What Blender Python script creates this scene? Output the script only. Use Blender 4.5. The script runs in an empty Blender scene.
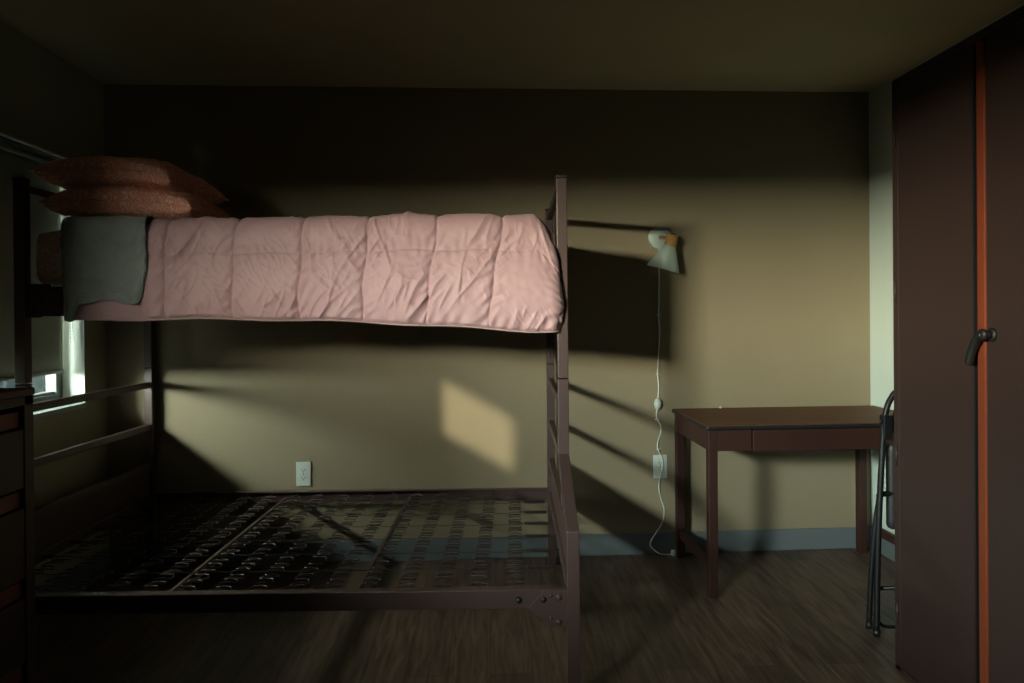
import bpy, bmesh, math, random
from mathutils import Vector, Matrix, noise
S = bpy.context.scene
COL = S.collection
PI = math.pi
random.seed(4)

# ------------------------------------------------------------------ materials
def lin(c):
    return tuple((v/12.92 if v <= .04045 else ((v+.055)/1.055)**2.4) for v in c)

def mat(name, col, rough=.6, metal=0., bump=0., bscale=60., var=0., vscale=8., stretch=(1, 1, 1), spec=.5, sheen=0., bdist=.002):
    m = bpy.data.materials.new(name); m.use_nodes = True
    nt = m.node_tree; b = nt.nodes['Principled BSDF']
    b.inputs['Base Color'].default_value = (*col, 1)
    b.inputs['Roughness'].default_value = rough
    b.inputs['Metallic'].default_value = metal
    b.inputs['Specular IOR Level'].default_value = spec
    if sheen: b.inputs['Sheen Weight'].default_value = sheen
    tc = nt.nodes.new('ShaderNodeTexCoord'); mp = nt.nodes.new('ShaderNodeMapping')
    mp.inputs['Scale'].default_value = stretch
    nt.links.new(tc.outputs['Object'], mp.inputs['Vector'])
    if var:
        n = nt.nodes.new('ShaderNodeTexNoise'); n.inputs['Scale'].default_value = vscale; n.inputs['Detail'].default_value = 5
        nt.links.new(mp.outputs[0], n.inputs['Vector'])
        r = nt.nodes.new('ShaderNodeValToRGB')
        r.color_ramp.elements[0].position = .3; r.color_ramp.elements[1].position = .7
        r.color_ramp.elements[0].color = (*[max(0, c*(1-var)) for c in col], 1)
        r.color_ramp.elements[1].color = (*[min(1, c*(1+var)) for c in col], 1)
        nt.links.new(n.outputs[0], r.inputs[0]); nt.links.new(r.outputs[0], b.inputs['Base Color'])
    if bump:
        n2 = nt.nodes.new('ShaderNodeTexNoise'); n2.inputs['Scale'].default_value = bscale; n2.inputs['Detail'].default_value = 3
        nt.links.new(mp.outputs[0], n2.inputs['Vector'])
        bp = nt.nodes.new('ShaderNodeBump'); bp.inputs['Strength'].default_value = bump; bp.inputs['Distance'].default_value = bdist
        nt.links.new(n2.outputs[0], bp.inputs['Height']); nt.links.new(bp.outputs[0], b.inputs['Normal'])
    return m

M = {}
M['wall_beige'] = mat('wall_beige', (.232, .194, .126), .75, bump=.25, bscale=140, var=.03, vscale=3)
M['wall_white'] = mat('wall_white', (.55, .65, .61), .75, bump=.25, bscale=140, var=.02, vscale=3)
M['wall_left'] = mat('wall_left_paint', (.30, .28, .18), .75, bump=.25, bscale=140, var=.02, vscale=3)
M['ceiling'] = mat('ceiling_paint', (.50, .43, .27), .8, bump=.5, bscale=90, var=.03, vscale=5)
M['wall_front'] = mat('wall_front_paint', (.10, .085, .06), .8, bump=.2, bscale=140)
M['baseboard'] = mat('baseboard_vinyl', (.112, .134, .146), .45, bump=.05)
M['bed_metal'] = mat('bed_metal', (.060, .035, .033), .42, 0.0, bump=.12, bscale=220, spec=.5)
M['black_plastic'] = mat('black_plastic', (.008, .008, .009), .5)
M['bolt'] = mat('bolt_metal', (.05, .05, .05), .3, .8)
M['spring'] = mat('spring_steel', (.055, .042, .040), .42, .6)
M['desk_wood'] = mat('desk_wood', (.033, .0112, .0085), .55, spec=.35, var=.16, vscale=9, stretch=(1, 1, .12), bump=.06, bscale=90)
M['desk_top'] = mat('desk_top_laminate', (.115, .044, .022), .6, spec=.3, var=.2, vscale=10, stretch=(.15, 1.5, 1), bump=.05, bscale=120)
M['wardrobe'] = mat('wardrobe_laminate', (.031, .0165, .0145), .55, var=.08, vscale=120, bump=.15, bscale=300)
M['orange'] = mat('orange_wood_edge', (.17, .036, .014), .45, var=.12, vscale=12, stretch=(1, 1, .1))
M['dark_gap'] = mat('door_gap_shade', (.012, .008, .007), .8)  # near-black colour standing in for shade behind the door gap
M['dresser'] = mat('dresser_laminate', (.035, .017, .014), .5, var=.12, vscale=40, bump=.1)
M['dresser_slot'] = mat('dresser_slot_wood', (.14, .03, .02), .5)
M['white_plastic'] = mat('white_plastic', (.50, .56, .53), .35)
M['slot_dark'] = mat('slot_dark', (.02, .02, .02), .6)
M['lamp_enamel'] = mat('lamp_enamel', (.36, .45, .42), .45)
M['cork'] = mat('lamp_cork', (.42, .22, .07), .7, var=.35, vscale=160, bump=.3, bscale=200)
M['copper'] = mat('lamp_copper', (.45, .22, .14), .35, .7)
M['cord'] = mat('cord_fabric', (.72, .76, .72), .6, bump=.3, bscale=900)
M['grey_fabric'] = mat('grey_fabric', (.17, .195, .19), .95, bump=.5, bscale=170, var=.12, vscale=14, sheen=.3)
M['blind'] = mat('blind_fabric', (.33, .33, .26), .9, bump=.2, bscale=400)
M['blind_rail'] = mat('blind_rail', (.75, .76, .68), .45)
M['frame_dark'] = mat('window_frame_dark', (.10, .11, .10), .4)
M['reveal'] = mat('reveal_paint', (.30, .34, .32), .6)
M['chair'] = mat('chair_black', (.006, .007, .008), .45, spec=.35)
M['chair_pad'] = mat('chair_vinyl', (.014, .014, .016), .5, bump=.3, bscale=250)
M['fence'] = mat('fence_paint', (.050, .070, .078), .8)
M['ground'] = mat('ground_concrete', (.45, .45, .42), .9, var=.15, vscale=3)

def comforter_mat():
    m = mat('pink_comforter', (.372, .226, .250), .6, bump=.3, bscale=55, sheen=.15, bdist=.003)
    return m
M['pink'] = comforter_mat()

def printed(name, base, light, rough=.85):
    m = bpy.data.materials.new(name); m.use_nodes = True; nt = m.node_tree; b = nt.nodes['Principled BSDF']
    b.inputs['Roughness'].default_value = rough
    tc = nt.nodes.new('ShaderNodeTexCoord'); mp = nt.nodes.new('ShaderNodeMapping')
    mp.inputs['Rotation'].default_value = (.3, .5, .7)
    nz = nt.nodes.new('ShaderNodeTexNoise'); nz.inputs['Scale'].default_value = 16
    mixv = nt.nodes.new('ShaderNodeMix'); mixv.data_type = 'VECTOR'; mixv.inputs[0].default_value = .10
    w = nt.nodes.new('ShaderNodeTexWave'); w.wave_type = 'BANDS'; w.inputs['Scale'].default_value = 26; w.inputs['Distortion'].default_value = 9
    w.inputs['Detail'].default_value = 1.5; w.inputs['Detail Scale'].default_value = 2.2
    r = nt.nodes.new('ShaderNodeValToRGB')
    r.color_ramp.elements[0].position = .72; r.color_ramp.elements[1].position = .86
    r.color_ramp.elements[0].color = (*base, 1); r.color_ramp.elements[1].color = (*light, 1)
    nt.links.new(tc.outputs['Object'], mp.inputs[0]); nt.links.new(mp.outputs[0], nz.inputs['Vector'])
    nt.links.new(mp.outputs[0], mixv.inputs[4]); nt.links.new(nz.outputs['Color'], mixv.inputs[5])
    nt.links.new(mixv.outputs[1], w.inputs['Vector']); nt.links.new(w.outputs['Fac'], r.inputs[0])
    nt.links.new(r.outputs[0], b.inputs['Base Color'])
    return m
M['pillow'] = printed('printed_pillowcase', (.74, .30, .20), (.90, .58, .46))
M['sheet'] = printed('printed_sheet', (.55, .30, .25), (.74, .54, .48))

def floor_mat():
    m = bpy.data.materials.new('floor_planks'); m.use_nodes = True; nt = m.node_tree; b = nt.nodes['Principled BSDF']
    tc = nt.nodes.new('ShaderNodeTexCoord'); mp = nt.nodes.new('ShaderNodeMapping')
    mp.inputs['Rotation'].default_value = (0, 0, PI/2)
    br = nt.nodes.new('ShaderNodeTexBrick')
    br.inputs['Scale'].default_value = 1; br.inputs['Brick Width'].default_value = 1.1; br.inputs['Row Height'].default_value = .15
    br.inputs['Mortar Size'].default_value = .0015; br.offset = .37
    br.inputs['Color1'].default_value = (.8, .8, .8, 1); br.inputs['Color2'].default_value = (1.25, 1.25, 1.25, 1); br.inputs['Mortar'].default_value = (.35, .35, .35, 1)
    nt.links.new(tc.outputs['Object'], mp.inputs[0]); nt.links.new(mp.outputs[0], br.inputs['Vector'])
    mp2 = nt.nodes.new('ShaderNodeMapping'); mp2.inputs['Scale'].default_value = (14, 1.3, 1)
    nt.links.new(tc.outputs['Object'], mp2.inputs[0])
    n = nt.nodes.new('ShaderNodeTexNoise'); n.inputs['Scale'].default_value = 3; n.inputs['Detail'].default_value = 7; n.inputs['Distortion'].default_value = .6
    nt.links.new(mp2.outputs[0], n.inputs['Vector'])
    r = nt.nodes.new('ShaderNodeValToRGB')
    r.color_ramp.elements[0].position = .3; r.color_ramp.elements[1].position = .75
    r.color_ramp.elements[0].color = (.034, .022, .016, 1); r.color_ramp.elements[1].color = (.138, .092, .066, 1)
    nt.links.new(n.outputs[0], r.inputs[0])
    mx = nt.nodes.new('ShaderNodeMix'); mx.data_type = 'RGBA'; mx.blend_type = 'MULTIPLY'; mx.inputs[0].default_value = 1
    nt.links.new(r.outputs[0], mx.inputs[6]); nt.links.new(br.outputs['Color'], mx.inputs[7])
    nt.links.new(mx.outputs[2], b.inputs['Base Color'])
    b.inputs['Roughness'].default_value = .45
    bp = nt.nodes.new('ShaderNodeBump'); bp.inputs['Strength'].default_value = .25; bp.inputs['Distance'].default_value = .002
    nt.links.new(n.outputs[0], bp.inputs['Height']); nt.links.new(bp.outputs[0], b.inputs['Normal'])
    return m
M['floor'] = floor_mat()
def glass_mat():
    m = bpy.data.materials.new('window_glass'); m.use_nodes = True; nt = m.node_tree
    for n in list(nt.nodes):
        if n.type != 'OUTPUT_MATERIAL': nt.nodes.remove(n)
    t = nt.nodes.new('ShaderNodeBsdfTransparent'); t.inputs[0].default_value = (.93, .97, .96, 1)
    g = nt.nodes.new('ShaderNodeBsdfGlossy'); g.inputs['Roughness'].default_value = .02
    mx = nt.nodes.new('ShaderNodeMixShader'); mx.inputs[0].default_value = .05
    nt.links.new(t.outputs[0], mx.inputs[1]); nt.links.new(g.outputs[0], mx.inputs[2])
    nt.links.new(mx.outputs[0], nt.nodes['Material Output'].inputs[0])
    return m
M['glass'] = glass_mat()

# ------------------------------------------------------------------ mesh helpers
class MB:
    def __init__(s): s.v = []; s.f = []; s.sm = []
    def add(s, vs, fs, smooth=False):
        o = len(s.v); s.v += [tuple(v) for v in vs]; s.f += [tuple(i+o for i in f) for f in fs]; s.sm += [smooth]*len(fs); return s
    def box(s, x0, x1, y0, y1, z0, z1):
        x0, x1 = sorted((x0, x1)); y0, y1 = sorted((y0, y1)); z0, z1 = sorted((z0, z1))
        v = [(x0,y0,z0),(x1,y0,z0),(x1,y1,z0),(x0,y1,z0),(x0,y0,z1),(x1,y0,z1),(x1,y1,z1),(x0,y1,z1)]
        return s.add(v, [(0,3,2,1),(4,5,6,7),(0,1,5,4),(1,2,6,5),(2,3,7,6),(3,0,4,7)])
    def prism(s, pts, axis, a0, a1):
        # pts: 2D polygon in the plane normal to axis
        def P(p, a):
            return {'x': (a, p[0], p[1]), 'y': (p[0], a, p[1]), 'z': (p[0], p[1], a)}[axis]
        n = len(pts); v = [P(p, a0) for p in pts]+[P(p, a1) for p in pts]
        fs = [tuple(range(n))[::-1], tuple(range(n, 2*n))]+[(i, (i+1) % n, n+(i+1) % n, n+i) for i in range(n)]
        return s.add(v, fs)
    def tube(s, pts, r, seg=8, close=False, sq=None, smooth=True):
        pts = [Vector(p) for p in pts]; n = len(pts); vs = []; fs = []
        up = None
        rr = r if isinstance(r, (list, tuple)) else [r]*n
        for i, p in enumerate(pts):
            if close: t = (pts[(i+1) % n]-pts[i-1])
            else: t = pts[min(i+1, n-1)]-pts[max(i-1, 0)]
            t.normalize()
            if up is None:
                up = Vector((0, 0, 1)) if abs(t.z) < .9 else Vector((0, 1, 0))
            a = up-t*up.dot(t)
            if a.length < 1e-4: a = t.orthogonal()
            a.normalize(); up = a; b = t.cross(a)
            for k in range(seg):
                th = 2*PI*(k+.5*(seg == 4))/seg
                q = rr[i]*(math.sqrt(2) if seg == 4 else 1)
                vs.append(p+a*math.cos(th)*q+b*math.sin(th)*q)
        m = n if close else n-1
        for i in range(m):
            for k in range(seg):
                A = i*seg+k; B = i*seg+(k+1) % seg; j = (i+1) % n
                fs.append((A, B, j*seg+(k+1) % seg, j*seg+k))
        if not close:
            fs.append(tuple(range(seg))[::-1]); fs.append(tuple((n-1)*seg+k for k in range(seg)))
        return s.add(vs, fs, smooth and seg > 4)
    def lathe(s, prof, org=(0, 0, 0), axis=(0, 0, 1), seg=32, cap=True, smooth=True):
        ax = Vector(axis).normalized(); a = ax.orthogonal().normalized(); b = ax.cross(a); o = Vector(org)
        vs = [o+ax*h+(a*math.cos(2*PI*k/seg)+b*math.sin(2*PI*k/seg))*r for r, h in prof for k in range(seg)]
        fs = [(i*seg+k, i*seg+(k+1) % seg, (i+1)*seg+(k+1) % seg, (i+1)*seg+k) for i in range(len(prof)-1) for k in range(seg)]
        if cap: fs += [tuple(range(seg))[::-1], tuple((len(prof)-1)*seg+k for k in range(seg))]
        return s.add(vs, fs, smooth)
    def build(s, name, m, parent=None, bevel=0., solid=0., subs=0):
        me = bpy.data.meshes.new(name); me.from_pydata(s.v, [], s.f)
        me.polygons.foreach_set('use_smooth', s.sm)
        bm = bmesh.new(); bm.from_mesh(me); bmesh.ops.recalc_face_normals(bm, faces=bm.faces); bm.to_mesh(me); bm.free()
        o = bpy.data.objects.new(name, me); COL.objects.link(o); me.materials.append(M[m] if isinstance(m, str) else m)
        if parent: o.parent = parent
        if solid:
            q = o.modifiers.new('solid', 'SOLIDIFY'); q.thickness = solid; q.offset = -1
        if bevel:
            q = o.modifiers.new('bevel', 'BEVEL'); q.width = bevel; q.segments = 2; q.limit_method = 'ANGLE'; q.angle_limit = math.radians(40)
        if subs:
            q = o.modifiers.new('subs', 'SUBSURF'); q.levels = q.render_levels = subs
        return o

def empty(name, loc=(0, 0, 0), rz=0):
    o = bpy.data.objects.new(name, None); COL.objects.link(o); o.location = loc; o.rotation_euler = (0, 0, rz); o.empty_display_size = .1
    return o
def tag(o, label, cat, group=None):
    o['label'] = label; o['category'] = cat
    if group: o['group'] = group
    return o
def struct(o, rz=0, loc=None):
    o['kind'] = 'structure'
    if loc: o.location = loc
    o.rotation_euler = (0, 0, rz); return o
def catmull(P, n=8):
    P = [Vector(p) for p in P]; out = []
    for i in range(len(P)-1):
        p0 = P[max(i-1, 0)]; p1 = P[i]; p2 = P[i+1]; p3 = P[min(i+2, len(P)-1)]
        for k in range(n):
            t = k/n
            out.append(.5*((2*p1)+(p2-p0)*t+(2*p0-5*p1+4*p2-p3)*t*t+(3*p1-p0-3*p2+p3)*t**3))
    out.append(P[-1]); return out

# ------------------------------------------------------------------ camera
H = 2.44; CH = 1.2693
F_, YAW, PIT, ROL, CX, CY = 741.2, 2.7847, -.2623, -.4892, 523.45, 317.2
a, b_, c_ = map(math.radians, (YAW, PIT, ROL))
fw = Vector((math.sin(a)*math.cos(b_), math.cos(a)*math.cos(b_), math.sin(b_)))
rt = Vector((math.cos(a), -math.sin(a), 0)); up = rt.cross(fw)
r2 = rt*math.cos(c_)+up*math.sin(c_); u2 = -rt*math.sin(c_)+up*math.cos(c_)
cd = bpy.data.cameras.new('camera'); cam = bpy.data.objects.new('camera', cd); COL.objects.link(cam); S.camera = cam
cd.sensor_width = 36; cd.sensor_fit = 'HORIZONTAL'; cd.lens = F_/1024*36
cd.shift_x = (512-CX)/1024; cd.shift_y = (CY-341.5)/1024; cd.clip_start = .05
mt = Matrix((r2, u2, -fw)).transposed().to_4x4(); mt.translation = (0, 0, CH); cam.matrix_world = mt

# ------------------------------------------------------------------ room
XL, XR, D, WR, LR = -1.9138, 2.0503, 3.8534, .0139, .0127
FY = -2.3; T = .16
def yb(x): return D+WR*x
struct(MB().box(-2.06, 2.2, FY-.2, 4.1, -.12, 0).build('floor', 'floor'))
struct(MB().box(-2.06, 2.2, FY-.2, 4.1, H, H+.1).build('ceiling', 'ceiling'))
struct(MB().box(-2.05, 2.2, 0, .15, 0, H).build('wall_back', 'wall_beige'), WR, (0, D, 0))
struct(MB().box(XR, XR+.15, FY, 4.0, 0, H).build('wall_right', 'wall_white'))
struct(MB().box(-2.1, XR+.15, FY-.15, FY, 0, H).build('wall_front', 'wall_front'))
# left wall in a frame pivoted at (XL, 3.8): local x = distance into the room, local y = Y-3.8
W1 = (-1.38, -.185, .865, 2.0)      # window 1: y0,y1,z0,z1  (right jamb at Y=3.615)
W2 = (-5.00, -3.79, .865, 2.0)      # window 2, beside / behind the camera
wl = MB()
ys = [FY-3.8-.2, W2[0], W2[1], W1[0], W1[1], .35]
for i in range(5):
    if i in (1, 3):
        w = W2 if i == 1 else W1
        wl.box(-T, 0, w[0], w[1], 0, w[2]); wl.box(-T, 0, w[0], w[1], w[3], H)
    else: wl.box(-T, 0, ys[i], ys[i+1], 0, H)
LW = (XL, 3.8, 0)
struct(wl.build('wall_left', 'wall_left'), LR, LW)
# baseboards
struct(MB().box(-1.93, 2.06, -.012, 0, 0, .112).build('baseboard_back', 'baseboard', bevel=.004), WR, (0, D-.001, 0))
struct(MB().box(XR-.012, XR-.001, FY+.01, D-.01, 0, .112).build('baseboard_right', 'baseboard', bevel=.004))
struct(MB().box(.001, .012, FY-3.7, .03, 0, .112).build('baseboard_left', 'baseboard', bevel=.004), LR, LW)

def window(n, w, blind_range, blind_y):
    y0, y1, z0, z1 = w
    e = empty('window_%d' % n, LW, LR); e['kind'] = 'structure'
    fx0, fx1 = -.15, -.10
    f = MB(); s = .05
    f.box(fx0, fx1, y0, y0+s, z0, z1); f.box(fx0, fx1, y1-.055, y1, z0, z1); f.box(fx0, fx1, y0+s, y1-s, z0, z0+s); f.box(fx0, fx1, y0+s, y1-s, z1-.03, z1)
    f.box(fx0-.004, fx1-.01, y0+s, y1-s, z0+s, z0+s+.012)
    f.build('window_frame', 'frame_dark', e, bevel=.004)
    MB().box(-.128, -.122, y0+s, y1-.055, z0+s, z1-.03).build('glass_pane', 'glass', e)
    # lining of the reveal: jambs and head, and a sill with a small nosing
    l = MB(); l.box(-.10, .001, y1-.004, y1+.001, z0, z1); l.box(-.10, .001, y0-.001, y0+.004, z0, z1); l.box(-.10, .001, y0, y1, z1-.004, z1+.001)
    l.build('reveal_lining', 'reveal', e)
    MB().box(-.10, .012, y0, y1, z0-.022, z0+.002).build('sill', 'reveal', e, bevel=.003)
    bl = empty('roller_blind', LW, LR)
    b0, b1 = blind_range; by0, by1 = blind_y
    bb = MB(); N = 40
    vs = []; fs = []
    for j in range(13):
        for i in range(N+1):
            yy = by0+(by1-by0)*i/N; zz = b0+(b1-b0)*j/12
            vs.append((-.078+.0025*math.sin(i*.5)*math.sin(j*.4), yy, zz))
    for j in range(12):
        for i in range(N): fs.append((j*(N+1)+i, j*(N+1)+i+1, (j+1)*(N+1)+i+1, (j+1)*(N+1)+i))
    bb.add(vs, fs, True); bb.build('blind_fabric', 'blind', bl, solid=.0015)
    MB().tube([(-.078, by0, b0), (-.078, by1, b0)], .009, 10).build('hem_bar', 'blind', bl)
    return e, bl
e1, bl1 = window(1, W1, (1.02, 1.994), (-1.372, -.230))
MB().box(-.010, .003, -1.383, -.187, 1.990, 1.999).build('head_rail', 'blind_rail', bl1, bevel=.002)
MB().box(-.095, -.012, -1.378, -.190, 1.982, 1.9945).build('head_shade', 'frame_dark', bl1, bevel=.002)  # added cover, coloured dark so the reveal head looks unlit
MB().tube([(-.056, -1.36, 1.965), (-.056, -.235, 1.965)], .010, 12).build('roller_tube', 'blind', bl1)
ch = MB()
for k in range(52):
    for s_ in (0, .018):
        z = 1.95-k*.0155
        if z > 1.16: ch.lathe([(.0003, -.003), (.0026, 0), (.0003, .003)], (-.05, -.212+s_, z), seg=6)
ch.tube([(-.05, -.212, 1.95), (-.05, -.212, 1.16), (-.05, -.203, 1.15), (-.05, -.194, 1.16), (-.05, -.194, 1.95)], .0008, 5)
ch.build('bead_chain', 'frame_dark', bl1)
tag(bl1, 'grey-green fabric roller blind pulled down over the left wall window', 'window blind')
# window 2: top-down blind, open only along its top
e2, bl2 = window(2, W2, (.93, 1.66), (-4.99, -3.80))
MB().box(-.090, -.065, -4.99, -3.80, .868, .93).build('head_rail', 'blind_rail', bl2, bevel=.002)
tag(bl2, 'fabric roller blind open along its top, on the window nearest the camera', 'window blind')

# unseen fin added on the outer wall to block sun from the far window
struct(MB().box(-T-.62, -T, -1.60, -1.50, 0, 2.6).build('sun_blocker_1', 'ground'), LR, LW)
# outside: ground and a pale slatted fence seen through the gap under the blind
struct(MB().box(-14, -2.35, -14, 14, -.4, -.3).build('ground', 'ground'))
fe = empty('slatted_fence', (-4.6, 5.5, -.3))
for k in range(44):
    y = -4.2+k*.2
    MB().box(-.012, .012, y, y+.165, .05, 2.1+.02*math.sin(k*3.1)).build('slat', 'fence', fe, bevel=.004)
MB().box(.012, .05, -4.2, 4.6, .35, .43).build('fence_rail', 'fence', fe); MB().box(.012, .05, -4.2, 4.6, 1.6, 1.68).build('fence_rail', 'fence', fe)
MB().box(.05, .12, -4.2, -4.1, 0, 2.15).build('post', 'fence', fe); MB().box(.05, .12, 4.5, 4.6, 0, 2.15).build('post', 'fence', fe)
tag(fe, 'blue-grey vertical-slat fence outside, seen under the blind', 'fence')

# ------------------------------------------------------------------ bunk bed (local frame: origin = far right post on the floor)
BX, BY, BR = .3151, 3.7292, -.0353
YN, YL, BL = -.955, -1.365, -2.009
bed = empty('bunk_bed', (BX, BY, 0), BR)
tag(bed, 'dark maroon metal bunk bed with bare wire-spring lower bunk', 'bed')
h = .02
for sx in (0, BL):
    # far post
    MB().box(sx-h, sx+h, -h, h, .008, 1.015).build('post', 'bed_metal', bed, bevel=.003)
    MB().box(sx-h, sx+h, -h, h, 1.018, 1.783).build('post', 'bed_metal', bed, bevel=.003)
    MB().box(sx-h, sx+h, YN-h, YN+h, 1.027, 1.775).build('post', 'bed_metal', bed, bevel=.003)
    # near lower post: short vertical, bend outwards, vertical down
    y = YN
    pr = [(YN-h, 1.024), (YN-h, .745), (YL-h, .575), (YL-h, .008), (YL+h, .008), (YL+h, .548), (YN+h, .722), (YN+h, 1.024)]
    MB().prism(pr, 'x', sx-h*1.03, sx+h*1.03).build('post', 'bed_metal', bed, bevel=.003)
    MB().box(sx-.011, sx+.011, YN-.011, YN+.011, .545, .735).build('guard_bar', 'bed_metal', bed, bevel=.002)
    for (yy, zz) in ((0, 1.783), (YN, 1.775)):
        MB().box(sx-h-.001, sx+h+.001, yy-h-.001, yy+h+.001, zz, zz+.013).build('post_cap', 'black_plastic', bed, bevel=.004)
    for yy in (0, YL):
        MB().box(sx-h-.002, sx+h+.002, yy-h-.002, yy+h+.002, 0, .012).build('foot_cap', 'black_plastic', bed)
    MB().box(sx-.0125, sx+.0125, YN+h, -h, 1.738, 1.766).build('rung', 'bed_metal', bed, bevel=.003)
    MB().box(sx-.0125, sx+.0125, YN+h, -h, .915, .945).build('rung', 'bed_metal', bed, bevel=.003)
    MB().box(sx-.0125, sx+.0125, YN+h, -h, .705, .735).build('rung', 'bed_metal', bed, bevel=.003)
    MB().box(sx-.0125, sx+.0125, YL+h, -h, .512, .542).build('rung', 'bed_metal', bed, bevel=.003)
    MB().box(sx-.0125, sx+.0125, YN+h, -h, 1.285, 1.325).build('rung', 'bed_metal', bed, bevel=.003)
    MB().box(sx-.015, sx+.015, YL+h, -h, .335, .375).build('end_rail', 'bed_metal', bed, bevel=.003)
    MB().box(sx-.0025, sx+.0025, YL+h, -h, .372, .514).build('end_panel', 'bed_metal', bed)
# side rails (angle section: vertical web + inner flange)
def rail(y, z0, z1, inw):
    m = MB(); x0, x1 = BL+h, -h
    m.box(x0, x1, y-.0025, y+.0025, z0, z1); m.box(x0, x1, y, y+inw*.032, z1-.004, z1+.001)
    m.build('side_rail', 'bed_metal', bed, bevel=.0015)
rail(YL-.012, .330, .388, 1); rail(.012, .330, .388, -1)
rail(YN-.006, 1.275, 1.385, 1); rail(.006, 1.275, 1.385, -1)
for sx, sg in ((-h, -1), (BL+h, 1)):
    m = MB(); m.prism([(sx, .388), (sx+sg*.075, .388), (sx+sg*.125, .330), (sx+sg*.045, .268), (sx, .268)], 'y', YL-.019, YL-.0145)
    m.build('gusset_plate', 'bed_metal', bed, bevel=.001)
    for (dx, z) in ((.028, .367), (.028, .288), (.052, .372), (.052, .300)):
        r_ = .011 if dx < .04 else .006
        MB().lathe([(r_, 0), (r_, .003), (r_*.6, .006)], (sx+sg*dx, YL-.019, z), (0, -1, 0), 14).build('rivet', 'bed_metal', bed)
    for dx in (.075, .155):
        MB().lathe([(.0105, 0), (.0105, .004), (.007, .009), (.002, .010)], (sx+sg*dx, YL-.0145, .358), (0, -1, 0), 14).build('bolt', 'black_plastic', bed)
    m = MB(); m.prism([(sx, 1.395), (sx+sg*.09, 1.395), (sx+sg*.13, 1.30), (sx+sg*.05, 1.27), (sx, 1.27)], 'y', YN-.014, YN-.009)
    m.build('gusset_plate', 'bed_metal', bed, bevel=.001)
    for (dx, z) in ((.03, 1.36), (.03, 1.30), (.07, 1.35)):
        MB().lathe([(.009, 0), (.009, .004), (.004, .007)], (sx+sg*dx, YN-.014, z), (0, -1, 0), 12).build('bolt', 'black_plastic', bed)
# cross braces
for x in (-.715, -1.335):
    m = MB(); m.box(x-.006, x+.006, YL, 0, .352, .356); m.box(x-.0025, x+.0025, YL, 0, .322, .354); m.build('cross_brace', 'bed_metal', bed)
for x in (-.3, -.66, -1.0, -1.33, -1.7):
    MB().box(x-.02, x+.02, YN, 0, 1.372, 1.38).build('cross_brace', 'bed_metal', bed)
# link spring: sinuous columns running front to back
ZS = .372
NC = 15; cw = .023
cols = [-.186-k*.1212 for k in range(NC)]
for ci, x in enumerate(cols):
    pts = []; n = 45; y0 = YL+.05; y1 = -.05; dy = (y1-y0)/(n-1)
    for k in range(n):
        yy = y0+dy*k; sg = 1 if k % 2 else -1
        zz = ZS+.003*math.sin(k*1.7+ci)-.008*math.sin(PI*k/(n-1))
        pts += [(x-sg*cw, yy, zz), (x, yy+dy*.06, zz+.002), (x+sg*cw, yy, zz), (x+sg*(cw+.005), yy+dy*.5, zz-.002)]
    m = MB(); m.tube(pts[:-1], .0022, 5)
    m.tube([(x, YL-.008, .386), (x, YL+.015, .384), (x-.004, YL+.04, ZS+.004), (x-cw, y0, ZS)], .0019, 5)
    m.tube([(x, .008, .386), (x, -.015, .384), (x, -.03, ZS+.004), (x+cw, y1, ZS)], .0019, 5)
    m.build('sinuous_spring', 'spring', bed)
rows = [-.20-.181*k for k in range(6)]
for y in rows:
    m = MB()
    wpts = []
    for xa in cols: wpts += [(xa+cw+.014, y+.002, ZS-.008), (xa+cw-.002, y, ZS-.002), (xa-cw+.002, y, ZS-.002), (xa-cw-.014, y, ZS-.008)]
    m.tube(wpts, .0013, 4)
    m.build('link_wire', 'spring', bed)
    for sg, xe, xc in ((1, -.018, cols[0]), (-1, BL+.018, cols[-1])):
        xs0 = xc+sg*(cw+.008); L = abs(xe-xs0)-.018
        N_ = 17*8
        pts = [(xs0+sg*(.012+(L-.02)*k/N_), y+.0065*math.cos(2*PI*k/8), ZS-.003+.0065*math.sin(2*PI*k/8)) for k in range(N_+1)]
        mm = MB(); mm.tube(pts, .0015, 4)
        mm.tube([(xs0-sg*.01, y, ZS), (xs0+sg*.012, y, ZS-.002)], .0015, 4); mm.tube([(xs0+sg*(L-.01), y, ZS-.002), (xe, y, ZS)], .0015, 4)
        mm.build('coil_spring', 'spring', bed)

def bw(x, y, z):   # bed local -> world
    c, s = math.cos(BR), math.sin(BR); return (BX+x*c-y*s, BY+x*s+y*c, z)

# ------------------------------------------------------------------ bedding
def rbox(x0, x1, y0, y1, z0, z1, r, seg=5, n=(24, 14, 4), puff=0., nz=0.):
    """rounded box as one smooth skin"""
    bm = bmesh.new(); bmesh.ops.create_cube(bm, size=2)
    bmesh.ops.subdivide_edges(bm, edges=bm.edges[:], cuts=18, use_grid_fill=True)
    hx, hy, hz = (x1-x0)/2, (y1-y0)/2, (z1-z0)/2; c = Vector(((x0+x1)/2, (y0+y1)/2, (z0+z1)/2))
    for v in bm.verts:
        p = Vector((v.co.x*hx, v.co.y*hy, v.co.z*hz)); q = Vector((max(-hx+r, min(hx-r, p.x)), max(-hy+r, min(hy-r, p.y)), max(-hz+r, min(hz-r, p.z))))
        dlt = p-q
        if dlt.length > 1e-6: p = q+dlt.normalized()*r
        v.co = c+p
        if nz: v.co += dlt.normalized()*nz*noise.noise(v.co*9) if dlt.length > 1e-6 else Vector()
    m = MB(); bm.verts.index_update(); m.add([v.co[:] for v in bm.verts], [tuple(v.index for v in f.verts) for f in bm.faces], True); bm.free(); return m

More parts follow.
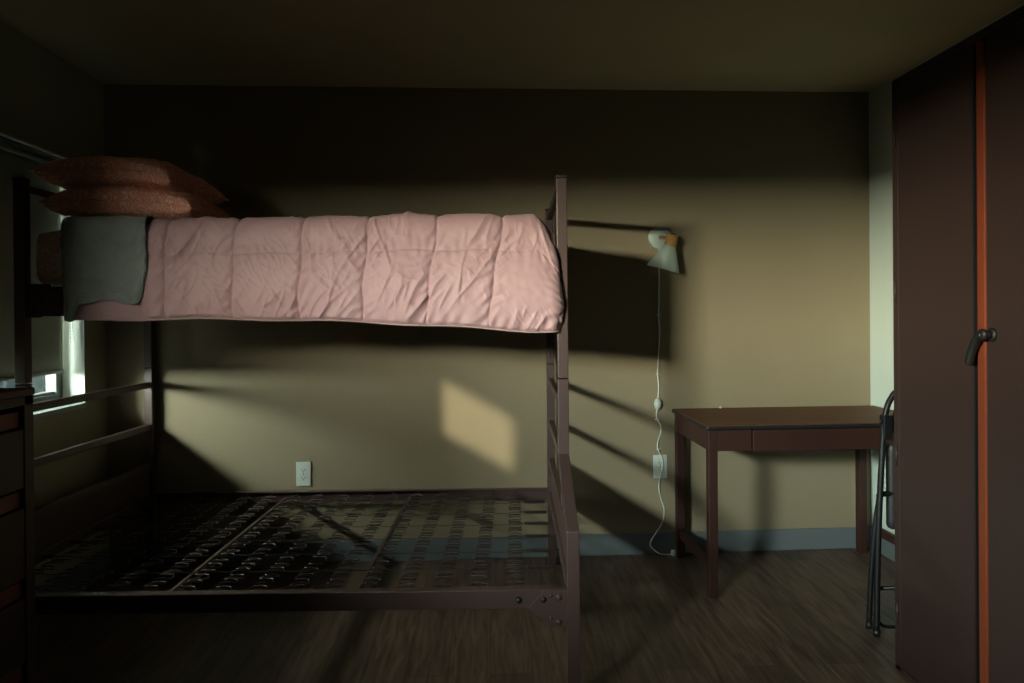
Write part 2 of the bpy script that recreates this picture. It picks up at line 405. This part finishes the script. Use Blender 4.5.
mo = rbox(BL+.034, -.14, YN+.0, -.03, 1.388, 1.606, .045, nz=.01).build('mattress', 'sheet')
mo.location = (BX, BY, 0); mo.rotation_euler = (0, 0, BR)
tag(mo, 'mattress in a pink printed fitted sheet on the upper bunk', 'mattress')

def sstep(e0, e1, x):
    t = max(0, min(1, (x-e0)/(e1-e0))); return t*t*(3-2*t)
SE_T = [-1.70, -1.452, -1.199, -.952, -.712, -.458, -.218, .05]
SE_B = [-1.70, -1.455, -1.212, -.970, -.738, -.502, -.270, -.02]
def ridge(p, w):
    n = abs(noise.noise(p)); return max(0, 1-n/w)**2
def quilt(x, b):
    """puff height at length x and arc distance b below/inside the top edge (b>0 down the side)"""
    d = 9; sd = 1; t = sstep(-.05, .38, b); sid = 0
    for i in range(len(SE_T)):
        xs = SE_T[i]+(SE_B[i]-SE_T[i])*t+.004*math.sin(b*30+i)
        if abs(x-xs) < d: d = abs(x-xs); sid = i; sd = 1 if x > xs else -1
    hs = 9
    for hb in (.118, -.16, -.43, -.70):
        hs = min(hs, abs(b-hb-.004*math.sin(x*25)))
    def pf(q, w): return 1-math.exp(-q/w)
    v = .009*pf(d, .006)+.0085*pf(d, .06)*pf(hs, .06)+.004*pf(hs, .005)
    v += .0042*math.exp(-d/.026)*math.sin((b+sd*d*.9)*120+sid*2+4*noise.noise(Vector((x*7, b*12, sid))))*pf(d, .004)
    v += .0022*math.exp(-hs/.02)*math.sin(x*170+4*noise.noise(Vector((x*12, b*3, 5))))*pf(hs, .003)
    c, q = math.cos(.95), math.sin(.95)
    A = Vector(((x*c-b*q)*3.0, (x*q+b*c)*11, 1.3+sid)); B2 = Vector(((x*c+b*q)*4.5, (-x*q+b*c)*13, 6.3+sid*2))
    mk = sstep(-.1, .35, noise.noise(Vector((x*4, b*5, 11)))); mk2 = sstep(-.05, .3, noise.noise(Vector((x*4, b*5, 31))))
    v += (.0095*ridge(A, .22)*mk+.0060*ridge(B2, .20)*mk2)*min(1, d/.02)
    v += .0055*ridge(Vector(((x*c-b*q)*7, (x*q+b*c)*24, 4.2)), .3)*mk
    v += .0022*ridge(Vector(((x*c+b*q)*14, (-x*q+b*c)*42, 14.2)), .3)*sstep(-.2, .3, noise.noise(Vector((x*6, b*7, 51))))
    v += .0014*noise.noise(Vector((x*38, b*38, 9)))
    v += .006*noise.noise(Vector((x*5, b*5, 2)))
    if b > .3: v += .0042*math.sin(x*110+4*noise.noise(Vector((x*9, 0, 0)))+(b-.36)*40)*sstep(.335, .40, b)
    return v
XA = BL+.205
def comforter():
    ynr, yfr = -.998, -.022
    path = []   # (pos2d, outward2d, top target, xr, zr)
    n1, nc, n2 = 560, 22, 80
    def rr(x): # rounding grows towards the foot end
        t = sstep(-.30, -.04, x); return .035+.02*t, .06+.03*t
    xe = -.012
    for i in range(n1+1):
        x = XA+(xe-.028-XA)*i/n1; path.append(((x, ynr), (0, -1)))
    for i in range(1, nc+1):
        th = -PI/2+PI/2*i/nc; path.append(((xe-.028+.028*math.cos(th), ynr+.028+.028*math.sin(th)), (math.cos(th), math.sin(th))))
    for i in range(1, n2+1):
        t = i/n2; y = ynr+.028+(yfr-ynr-.028)*t
        path.append(((xe-.026*sstep(0, .03, t), y), (1, 0)))
    nv1, nv2, nv3 = 84, 16, 34
    vs = []; cnt = nv1+nv2+nv3
    for k, ((px, py), (ox, oy)) in enumerate(path):
        xr, zr = rr(px); ztop = 1.616+.009*sstep(-1.4, -.5, px)+.002*math.sin(px*9)-.006*(1-sstep(-1.64, -1.58, px))
        hem = 1.262+(-.02*sstep(-1.3, -.5, px))-.036*sstep(-.75, -.02, px)
        end = k > n1+nc
        tgt = (min(px, -.42), -.06) if not end else (-.42, -.06)
        if not end: tgt = (px-.05*sstep(-.25, -.02, px), -.04)
        for j in range(cnt):
            if j < nv1:
                t = j/nv1; z = hem+(ztop-zr-hem)*t; b = (ztop-z); q = 0
                bulge = .014*math.sin(PI*min(1, t*1.1))*(1 if not end else .0)
                P = Vector((px+ox*bulge, py+oy*bulge, z)); Nn = Vector((ox, oy, 0))
            elif j < nv1+nv2:
                th = (j-nv1)/nv2*PI/2
                P = Vector((px-ox*xr*(1-math.cos(th)), py-oy*xr*(1-math.cos(th)), ztop-zr+zr*math.sin(th)))
                Nn = Vector((ox*math.cos(th), oy*math.cos(th), math.sin(th))); b = zr*(1-math.sin(th))
            else:
                t = (j-nv1-nv2)/(nv3-1); e = Vector((px-ox*xr, py-oy*xr, ztop)); g = Vector((tgt[0], tgt[1], ztop)) if not end else e+Vector((-.035, 0, -.03))
                P = e.lerp(g, t); Nn = Vector((0, 0, 1)); b = -(P-e).length
            sx = px if not end else -(py-ynr)*.9+.05
            Q = quilt(sx, b) if not end else .004*noise.noise(P*8)+.003
            if not end and k > n1: Q *= 1-.75*(k-n1)/nc
            if px < -1.50: Q = Q*(1-.85*sstep(0, .06, -1.50-px))-.006*sstep(0, .06, -1.50-px)
            if b > ztop-hem-.02: Q *= .5+.5*sstep(0, .012, ztop-hem-b)
            wav = .004*math.sin(px*13)*sstep(.2, .4, b)
            if end: Q = min(Q, .004)
            du = max(0, min(1.05, (P.x+.115)/.105)); P.z -= .165*du*du*max(0, (P.z-hem)/(ztop-hem))
            vs.append(P+Nn*Q+Vector((0, 0, wav if j < nv1 else 0)))
    fs = []
    for k in range(len(path)-1):
        for j in range(cnt-1):
            fs.append((k*cnt+j, (k+1)*cnt+j, (k+1)*cnt+j+1, k*cnt+j+1))
    o = MB().add(vs, fs, True).build('comforter', 'pink', None, solid=.006)
    o.location = (BX, BY, 0); o.rotation_euler = (0, 0, BR)
    # hem piping
    pp = [vs[k*cnt]+Vector((0, 0, -.002)) for k in range(0, n1+nc, 4)]
    MB().tube(pp, .0032, 6).build('hem_piping', 'piping', o)
    return o
M['piping'] = mat('piping_fabric', (.36, .25, .24), .8)
tag(comforter(), 'pink quilted comforter spread over the upper bunk, hanging down its side', 'comforter')

def grey_blanket():
    x0, x1 = -1.815, -1.52
    nx, nv = 90, 110; vs = []
    for i in range(nx+1):
        u = i/nx; x = x0+(x1-x0)*u
        # drop of the hem below the top edge
        drop = .318*(1-sstep(.965, 1.0, u)*.10)
        if u < .20: drop = .318+.065*(1-sstep(.08, .20, u))
        elif u > .84: drop -= .055*((u-.84)/.16)**2.4
        drop += .008*math.sin(u*9)
        total = drop+.05+.55
        for j in range(nv+1):
            s = j/nv*total; ztop = 1.640; yv = -1.030
            pn = Vector((x*6, s*6, 3)); wr_ = .012*noise.noise(pn)+.006*ridge(Vector((x*5+s*7, s*4-x*9, 18)), .25)+.007*abs(noise.noise(Vector((x*7+s*9, s*5-x*3, 8))))
            lip = .010*math.exp(-((s-.03)/.01)**2)
            xx = x+.006*noise.noise(Vector((s*8, 0, 5)))*(1 if .02 < u < .98 else 1.6)+.02*sstep(.1, .4, drop-s)*(0)
            bulge = .010*math.exp(-min(u, 1-u)/.03)
            if s < drop-.03: P = Vector((xx, yv-wr_-bulge*.4, ztop-drop+s))
            elif s < drop+.035:
                th = (s-drop+.03)/.065*PI/2; P = Vector((xx, yv-wr_+.045*(1-math.cos(th)), ztop-.03+(.03)*math.sin(th)))
            else:
                P = Vector((xx, yv+.045+(s-drop-.035), ztop+wr_*.6+.001))
            if s < .04: P.y += .012*(1-s/.04)
            vs.append(P)
    fs = [(i*(nv+1)+j, (i+1)*(nv+1)+j, (i+1)*(nv+1)+j+1, i*(nv+1)+j+1) for i in range(nx) for j in range(nv)]
    o = MB().add(vs, fs, True).build('blanket', 'grey_fabric', None, solid=.009)
    # stitched border band, set in from the edge
    o.location = (BX, BY, 0); o.rotation_euler = (0, 0, BR)
    vv = [vs[i*(nv+1)+4]+Vector((0, -.0015, 0)) for i in range(3, nx-2)]
    MB().tube(vv, .0018, 5).build('hem_seam', 'grey_fabric', o)
    vv = [vs[4*(nv+1)+j]+Vector((0, -.0015, 0)) for j in range(4, nv-40)]
    MB().tube(vv, .0018, 5).build('edge_seam', 'grey_fabric', o)
    return o
tag(grey_blanket(), 'grey fleece blanket folded over the head end of the pink comforter', 'blanket')

def pillow(cx, cy, cz, L, Wd, T_, rz, seed, droop, tilt, label):
    N = 44; vs = []; idx = {}
    fs = []
    for side in (1, -1):
        for i in range(N+1):
            for j in range(N+1):
                u = -1+2*i/N; v = -1+2*j/N
                if side == -1 and (i in (0, N) or j in (0, N)): idx[(side, i, j)] = idx[(1, i, j)]; continue
                # pinched edges: sides bow inwards, corners stay out
                px = u*L/2*(1-.07*(1-v*v)*abs(u)**3); py = v*Wd/2*(1-.08*(1-u*u)*abs(v)**3)
                hgt = ((1-abs(u)**2.6)*(1-abs(v)**2.6))**.36
                hgt *= 1+.15*noise.noise(Vector((u*1.5, v*1.5, seed)))
                e = min(1-abs(u), 1-abs(v))
                wr_ = .010*noise.noise(Vector((u*5, v*7, seed*3+side)))+.007*math.exp(-e/.12)*math.sin((u*9+v*13)*2.1+seed)
                z = side*T_/2*hgt+wr_*min(1, e*6)
                z += droop(u, v)
                idx[(side, i, j)] = len(vs); vs.append(Vector((px, py, z+u*tilt)))
    for side in (1, -1):
        for i in range(N):
            for j in range(N):
                q = (idx[(side, i, j)], idx[(side, i+1, j)], idx[(side, i+1, j+1)], idx[(side, i, j+1)])
                fs.append(q if side == 1 else q[::-1])
    # the border seam as its own part
    o = MB().add(vs, fs, True).build('pillow', 'pillow', None, subs=1)
    rim = [vs[idx[(1, i, 0)]] for i in range(N)]+[vs[idx[(1, N, j)]] for j in range(N)]+[vs[idx[(1, i, N)]] for i in range(N, 0, -1)]+[vs[idx[(1, 0, j)]] for j in range(N, 0, -1)]
    MB().tube(rim, .003, 6, close=True).build('seam', 'pillow', o)
    w = bw(cx, cy, cz); o.location = w; o.rotation_euler = (0, 0, BR+rz)
    tag(o, label, 'pillow', 'pillows stacked on the upper bunk'); return o
pillow(-1.705, -.64, 1.732, .565, .50, .150, .04, 2.3, lambda u, v: (-.012 if u < 0 else -.035)*(u*u)-.012*sstep(0, 1, -v), .0, 'coral printed pillow, lower of the two stacked on the upper bunk')
pillow(-1.755, -.62, 1.842, .56, .50, .152, -.06, 7.7, lambda u, v: (.004 if u < 0 else -.055)*abs(u)**2.2, .004, 'coral printed pillow, upper of the two stacked on the upper bunk')

# ------------------------------------------------------------------ desk
DX, DYN, DYF, DR = .957, 3.2286, 3.8315, .0087
desk = empty('desk', (DX, DYF, 0), DR)
tag(desk, 'reddish-brown wooden writing desk against the back wall', 'desk')
dw = XR-.004-DX; dd = DYF-DYN; tz = .7676
MB().box(0, dw-.002, -dd, 0, tz-.022, tz-.003).build('table_edge', 'black_plastic', desk, bevel=.006)
MB().box(.004, dw-.006, -dd+.004, -.004, tz-.004, tz).build('desktop', 'desk_top', desk, bevel=.001)
lg = .042; i0 = .012
for x, y in ((i0, -dd+i0), (i0, -i0-lg), (dw-i0-lg-.004, -dd+i0), (1.936-DX, -i0-lg)):
    MB().box(x, x+lg, y, y+lg, 0, tz-.022).build('leg', 'desk_wood', desk, bevel=.003)
az = .652
MB().box(i0+.004, i0+.024, -dd+i0+lg, -i0-lg, az, tz-.022).build('side_apron', 'desk_wood', desk, bevel=.001)
MB().box(dw-i0-.03, dw-i0-.01, -dd+i0+lg, -i0-lg, az, tz-.022).build('side_apron', 'desk_wood', desk, bevel=.001)
MB().box(i0+lg, dw-i0-lg-.004, -i0-.024, -i0-.004, az+.01, tz-.022).build('rear_apron', 'desk_wood', desk, bevel=.001)
MB().box(i0+lg, .207, -dd+i0, -dd+i0+.02, az, tz-.022).build('front_apron', 'desk_wood', desk, bevel=.001)
MB().box(.213, dw-i0-lg-.008, -dd+i0-.004, -dd+i0+.016, az-.004, tz-.024).build('drawer', 'desk_wood', desk, bevel=.002)
MB().box(.23, dw-.08, -dd+i0+.016, -.1, az+.008, az+.012).build('drawer_box', 'desk_wood', desk)
MB().box(i0+.01, i0+.03, -dd+i0+lg, -i0-lg, .105, .15).build('stretcher', 'desk_wood', desk, bevel=.002)
MB().box(dw-i0-.034, dw-i0-.014, -dd+i0+lg, -i0-lg, .108, .15).build('stretcher', 'desk_wood', desk, bevel=.002)
pin = MB().lathe([(.004, 0), (.006, .003), (.006, .008), (.003, .011)], (1.212, 3.815, tz), seg=12).build('bead', 'white_plastic')
tag(pin, 'tiny white bead at the back edge of the desk top', 'bead')

# ------------------------------------------------------------------ wardrobe
WX, WY0, WY1, WZ = 1.442, 1.62, 2.57, 2.085
wd = empty('wardrobe', (WX, WY1, 0))
tag(wd, 'tall brown two-door wardrobe with a black lever handle', 'wardrobe')
def wy(y): return y-WY1
m = MB(); dep = XR-.006-WX
m.box(.02, dep, wy(WY0), wy(WY0)+.018, 0, WZ); m.box(.02, dep, -.018, 0, 0, WZ); m.box(.02, dep, wy(WY0), 0, WZ-.018, WZ); m.box(dep-.01, dep, wy(WY0), 0, 0, WZ)
m.box(.02, dep, wy(WY0), 0, .06, .078); m.box(.03, .045, wy(WY0), 0, 0, .06)
m.box(0, .02, -.034, 0, 0, WZ); m.box(0, .02, wy(WY0), wy(WY0)+.034, 0, WZ); m.box(0, .02, wy(WY0), 0, WZ-.03, WZ); m.box(0, .02, wy(WY0), 0, 0, .012)
m.build('body', 'wardrobe', wd, bevel=.001)
MB().box(.12, .122, wy(WY0)+.02, -.02, .08, WZ-.03).build('shade_sheet', 'dark_gap', wd)  # dark sheet added as the shade seen between the doors
d1 = MB().box(.001, .019, wy(2.129), wy(2.549), .014, WZ-.034).build('door', 'wardrobe', wd, bevel=.002)
MB().box(-.0005, .0185, wy(2.127), wy(2.134), .014, WZ-.034).build('gap_shade', 'black_plastic', d1)  # black strip painted in for the shade of the door gap
d2 = MB().box(-.001, .019, wy(1.66), wy(2.074), .014, WZ-.034).build('door', 'wardrobe', wd, bevel=.002)
MB().box(-.006, .019, wy(2.0745), wy(2.109), .014, WZ-.034).build('edge_strip', 'orange', d2, bevel=.003)['label'] = 'orange wood strip along the door edge'
for z in (.20, .757, 1.337, 1.88):
    for dpar, y in ((d1, 2.551), (d2, 1.656)):
        MB().tube([(-.003, wy(y), z-.035), (-.003, wy(y), z+.035)], .0035, 8).build('hinge', 'wardrobe', dpar)
hd = MB(); HY, HZ = wy(2.050), 1.198
hd.lathe([(.020, 0), (.020, .005), (.016, .009)], (-.001, HY, HZ), (-1, 0, 0), 28)
hd.tube([(-.008, HY, HZ), (-.03, HY, HZ)], .012, 16)
hd.lathe([(.014, 0), (.017, .003), (.017, .011), (.010, .015)], (-.022, HY+.002, HZ), (-1, 0, 0), 24)
hd.tube(catmull([(-.029, HY+.001, HZ+.001), (-.031, HY+.022, HZ-.010), (-.031, HY+.045, HZ-.045), (-.030, HY+.062, HZ-.085)], 8), .012, 12)
hd.build('handle', 'black_plastic', d2)['label'] = 'black lever handle'
MB().lathe([(.004, 0), (.004, .002)], (-.037, HY+.002, HZ), (-1, 0, 0), 12).build('lock_cylinder', 'bolt', d2)

# ------------------------------------------------------------------ dresser (left, in front of the bed foot)
dr = empty('dresser', (-1.40, 2.355, 0))
tag(dr, 'dark brown chest of drawers at the left edge of the photo', 'dresser')
RX = -.475; RY = -.80; TZ = 1.055
m = MB(); m.box(RX, -.02, RY, RY+.02, 0, TZ-.022); m.box(RX, -.02, -.02, 0, 0, TZ-.022); m.box(RX, RX+.01, RY, 0, 0, TZ-.022)
m.box(-.02, 0, RY, RY+.045, 0, TZ-.022); m.box(-.02, 0, -.045, 0, 0, TZ-.022); m.box(-.02, 0, RY, 0, 0, .06); m.box(-.02, 0, RY, 0, TZ-.05, TZ-.022)
m.build('body', 'dresser', dr, bevel=.002)
MB().box(RX, .005, RY-.004, .003, TZ-.022, TZ).build('top', 'dresser', dr, bevel=.004)
tops = [.99, .75, .478, .225]; bots = [.752, .480, .227, .065]
for t_, b2 in zip(tops, bots):
    q = MB().box(-.02, -.002, RY+.047, -.047, b2+.004, t_-.055).build('drawer', 'dresser', dr, bevel=.003)
    MB().box(-.045, -.015, RY+.047, -.047, t_-.050, t_-.004).build('finger_pull', 'dresser_slot', q)['label'] = 'reddish recessed finger pull'

# ------------------------------------------------------------------ folding chair (folded, standing beside the wardrobe)
fc = empty('folding_chair', (1.508, 2.83, 0))
tag(fc, 'folded black metal folding chair standing between desk and wardrobe', 'chair')
cwid = .44
def U(x0, x1, pts, r, name):   # mirror a side profile: list of (xoff, y, z)
    left = [(x0+p[0], p[1], p[2]) for p in pts]; right = [(x1-p[0], p[1], p[2]) for p in pts[::-1]]
    return MB().tube(catmull(left+right, 5), r, 12).build(name, 'chair', fc)
U(0, cwid+.06, [(0, -.01, .012), (.010, 0, .25), (.023, .005, .5), (.042, .01, .78), (.052, .012, .86), (.078, .014, .925), (.13, .014, .955)], .0115, 'front_frame')
U(-.012, cwid+.05, [(.02, .062, .010), (.03, .058, .25), (.055, .05, .50), (.085, .03, .545)], .0105, 'rear_leg')
MB().tube([(.014, .03, .17), (cwid+.045, .03, .17)], .008, 10).build('cross_bar', 'chair', fc)
MB().tube(catmull([(.008, .03, .075), (.03, .02, .035), (.08, .015, .022), (.3, .015, .022), (cwid+.03, .02, .035), (cwid+.05, .03, .075)], 6), .007, 10).build('foot_bar', 'chair', fc)
m = MB(); m.prism([(.095, .78), (.41, .78), (.425, .83), (.405, .895), (.36, .93), (.15, .93), (.105, .895), (.085, .83)], 'y', .022, .040)
m.build('backrest', 'chair', fc, bevel=.006)
sm = rbox(.072, .42, .018, .062, .40, .745, .02); sm.build('seat', 'chair_pad', fc)
MB().box(.036, .074, -.006, .03, .765, .86).build('bracket', 'chair', fc, bevel=.005)
MB().box(.445, .470, .0, .03, .775, .845).build('bracket', 'chair', fc, bevel=.005)
MB().lathe([(.007, 0), (.007, .004), (.003, .006)], (.028, -.002, .835), (0, -1, 0), 12).build('rivet', 'bolt', fc)
for x in (0.0, cwid+.06): MB().lathe([(.014, 0), (.014, .025)], (x, -.01, 0), seg=14).build('foot', 'black_plastic', fc)
for x in (.008, cwid+.03): MB().lathe([(.013, 0), (.013, .025)], (x, .062, 0), seg=14).build('foot', 'black_plastic', fc)

# ------------------------------------------------------------------ wall lamp
lx, lz = .906, 1.662
ly = yb(lx)-.001
la = empty('wall_lamp', (lx, ly, lz), WR)
tag(la, 'white cone-shade wall lamp with wooden neck on the back wall', 'lamp')
MB().lathe([(.058, 0), (.060, .004), (.060, .016), (.056, .020), (.0, .020)], (0, 0, 0), (0, -1, 0), 48, cap=False).build('backplate', 'lamp_enamel', la)
MB().tube([(0, -.018, 0), (.012, -.055, -.002), (.038, -.090, -.016)], .0085, 12).build('arm', 'copper', la)
axd = Vector((-.27, .12, -1)).normalized(); top = Vector((.050, -.092, .007))
MB().lathe([(.0, 0), (.028, 0), (.031, .003), (.031, .058), (.028, .062)], top+Vector((0, 0, 0)), axd, 32, cap=False).build('wooden_neck', 'cork', la)
MB().lathe([(.012, -.008), (.014, 0)], top, axd, 20).build('neck_cap', 'black_plastic', la)
MB().lathe([(.026, .052), (.030, .058), (.086, .182), (.0845, .183), (.027, .060)], top, axd, 56, cap=False).build('shade', 'lamp_enamel', la)
sk = MB().lathe([(.0, .06), (.012, .065), (.02, .10), (.015, .125), (.0, .13)], top, axd, 20, cap=False).build('bulb', 'white_plastic', la)
def wp(px, py):   # a traced point of the cord expressed on the back wall (world), made local to the lamp
    return (px-lx, -.006, py-lz)
cp = [(.906, 1.64), (.903, 1.52), (.902, 1.40), (.898, 1.257), (.903, 1.17), (.897, 1.06), (.892, .946), (.897, .88), (.889, .79)]
MB().tube(catmull([wp(*p) for p in cp], 6), .0034, 7).build('cord', 'cord', la)
cp2 = [(.889, .765), (.883, .735), (.886, .71), (.905, .675), (.905, .635), (.888, .585), (.890, .548), (.908, .505), (.912, .46), (.898, .405), (.892, .345), (.905, .285), (.920, .235), (.912, .17), (.870, .11), (.845, .070), (.848, .04), (.885, .012), (.93, .006), (.965, .006)]
yoff = lambda i: -.006-(.004 if 4 < i < 11 else 0)-(.013 if i > 13 else 0)-(.02 if i > 16 else 0)
MB().tube(catmull([(p[0]-lx, yoff(i)-(.004 if 5 < i < 11 else 0), p[1]-lz) for i, p in enumerate(cp2)], 6), .0030, 7).build('cord', 'cord', la)
sw = MB().lathe([(.001, -.030), (.012, -.026), (.018, -.010), (.019, .006), (.014, .024), (.004, .031)], (-.017, -.014, .790-lz), (0, 0, 1), 24).build('switch', 'white_plastic', la)
for (px, pz) in ((.898, 1.257), (.892, .946), (.886, .708), (.893, .552)):
    MB().box(px-lx-.009, px-lx+.009, -.012, -.001, pz-lz-.004, pz-lz+.004).build('cord_clip', 'white_plastic', la, bevel=.0015)
MB().box(.045, .095, -.060, -.018, -lz+.001, -lz+.024).build('plug', 'white_plastic', la, bevel=.004)

# ------------------------------------------------------------------ outlets
def outlet(x, z, label):
    o = empty('wall_outlet', (x, yb(x)-.0005, z), WR)
    MB().box(-.037, .037, -.006, 0, -.0615, .0615).build('cover_plate', 'white_plastic', o, bevel=.003)
    for s in (1, -1):
        f = MB(); pts = [(.0165*math.cos(t)*1.02, s*.0195+max(-.0135, min(.0135, .0165*math.sin(t)))) for t in [2*PI*k/24 for k in range(24)]]
        f.prism(pts, 'y', -.0085, -.005); q = f.build('receptacle', 'white_plastic', o, bevel=.0008)
        MB().box(-.0080, -.0052, -.0088, -.006, s*.0195-.003, s*.0195+.007).box(.0052, .0080, -.0088, -.006, s*.0195-.002, s*.0195+.006).lathe([(.0028, 0), (.0028, .0028)], (0, -.006, s*.0195-.008), (0, -1, 0), 10).build('slots', 'slot_dark', q)
    MB().lathe([(.003, 0), (.0025, .0015)], (0, -.006, 0), (0, -1, 0), 12).build('screw', 'bolt', o)
    tag(o, label, 'outlet', None)
outlet(-.946, .460, 'white duplex outlet on the wall above the bare lower bunk')
outlet(.902, .459, 'white duplex outlet behind the lamp cord, left of the desk')

# ------------------------------------------------------------------ light
wo = bpy.data.worlds.new('sky'); S.world = wo; wo.use_nodes = True
nt = wo.node_tree; bg = nt.nodes['Background']
tc = nt.nodes.new('ShaderNodeTexCoord'); sp = nt.nodes.new('ShaderNodeSeparateXYZ'); nt.links.new(tc.outputs['Generated'], sp.inputs[0])
rp = nt.nodes.new('ShaderNodeValToRGB'); rp.color_ramp.elements[0].position = 0; rp.color_ramp.elements[1].position = .5
rp.color_ramp.elements[0].color = (.80, 1.0, 1.0, 1); rp.color_ramp.elements[1].color = (.55, .78, 1.0, 1)
nt.links.new(sp.outputs['Z'], rp.inputs[0]); nt.links.new(rp.outputs[0], bg.inputs[0]); bg.inputs[1].default_value = .9

def area(name, loc, size, size_y, normal, power, col, portal=False):
    l = bpy.data.lights.new(name, 'AREA'); l.shape = 'RECTANGLE'; l.size = size; l.size_y = size_y; l.energy = power; l.color = col
    o = bpy.data.objects.new(name, l); COL.objects.link(o)
    z = -Vector(normal).normalized(); y = Vector((0, 0, 1)); x = y.cross(z).normalized(); y = z.cross(x)
    R = Matrix((x, y, z)).transposed().to_4x4(); R.translation = loc; o.matrix_world = R
    if portal: l.cycles.is_portal = True
    return o
area('window_portal_far', (-2.10, 3.02, 1.43), 1.2, 1.14, (1, 0, 0), 1, (1, 1, 1), True)
# low bright evening sky beyond the near window, just above its sight line
area('low_sky_glow', (-4.05, -2.95, 2.12), 1.8, .32, (.5, .86, 0), 1850, (1.0, .88, .66))
area('upper_sky_glow', (-4.05, -2.95, 2.68), 1.8, .75, (.5, .86, 0), 2600, (.95, .99, .88))
area('side_sky_glow', (-2.68, -3.75, 2.24), 1.4, .52, (.5, .86, 0), 1500, (1.0, .90, .72))
# low bright sky seen obliquely through the far window
area('low_sky_glow', (-3.2, 2.50, 1.46), 1.6, .90, (.97, .2, 0), 600, (.96, 1.0, .86))
sl = bpy.data.lights.new('evening_sun', 'SUN'); sl.energy = 4.6; sl.angle = math.radians(.9); sl.color = (1.0, .84, .60)
so = bpy.data.objects.new('evening_sun', sl); COL.objects.link(so)
so.rotation_euler = Vector((1.87, 4.4, -1.1)).to_track_quat('-Z', 'Y').to_euler(); so.location = (-6, -9, 5)

S.view_settings.view_transform = 'Standard'; S.view_settings.look = 'None'; S.view_settings.exposure = 0; S.view_settings.gamma = 1
S.view_settings.use_curve_mapping = False
try:
    S.cycles.max_bounces = 8; S.cycles.diffuse_bounces = 3; S.cycles.sample_clamp_indirect = 6
except Exception: pass
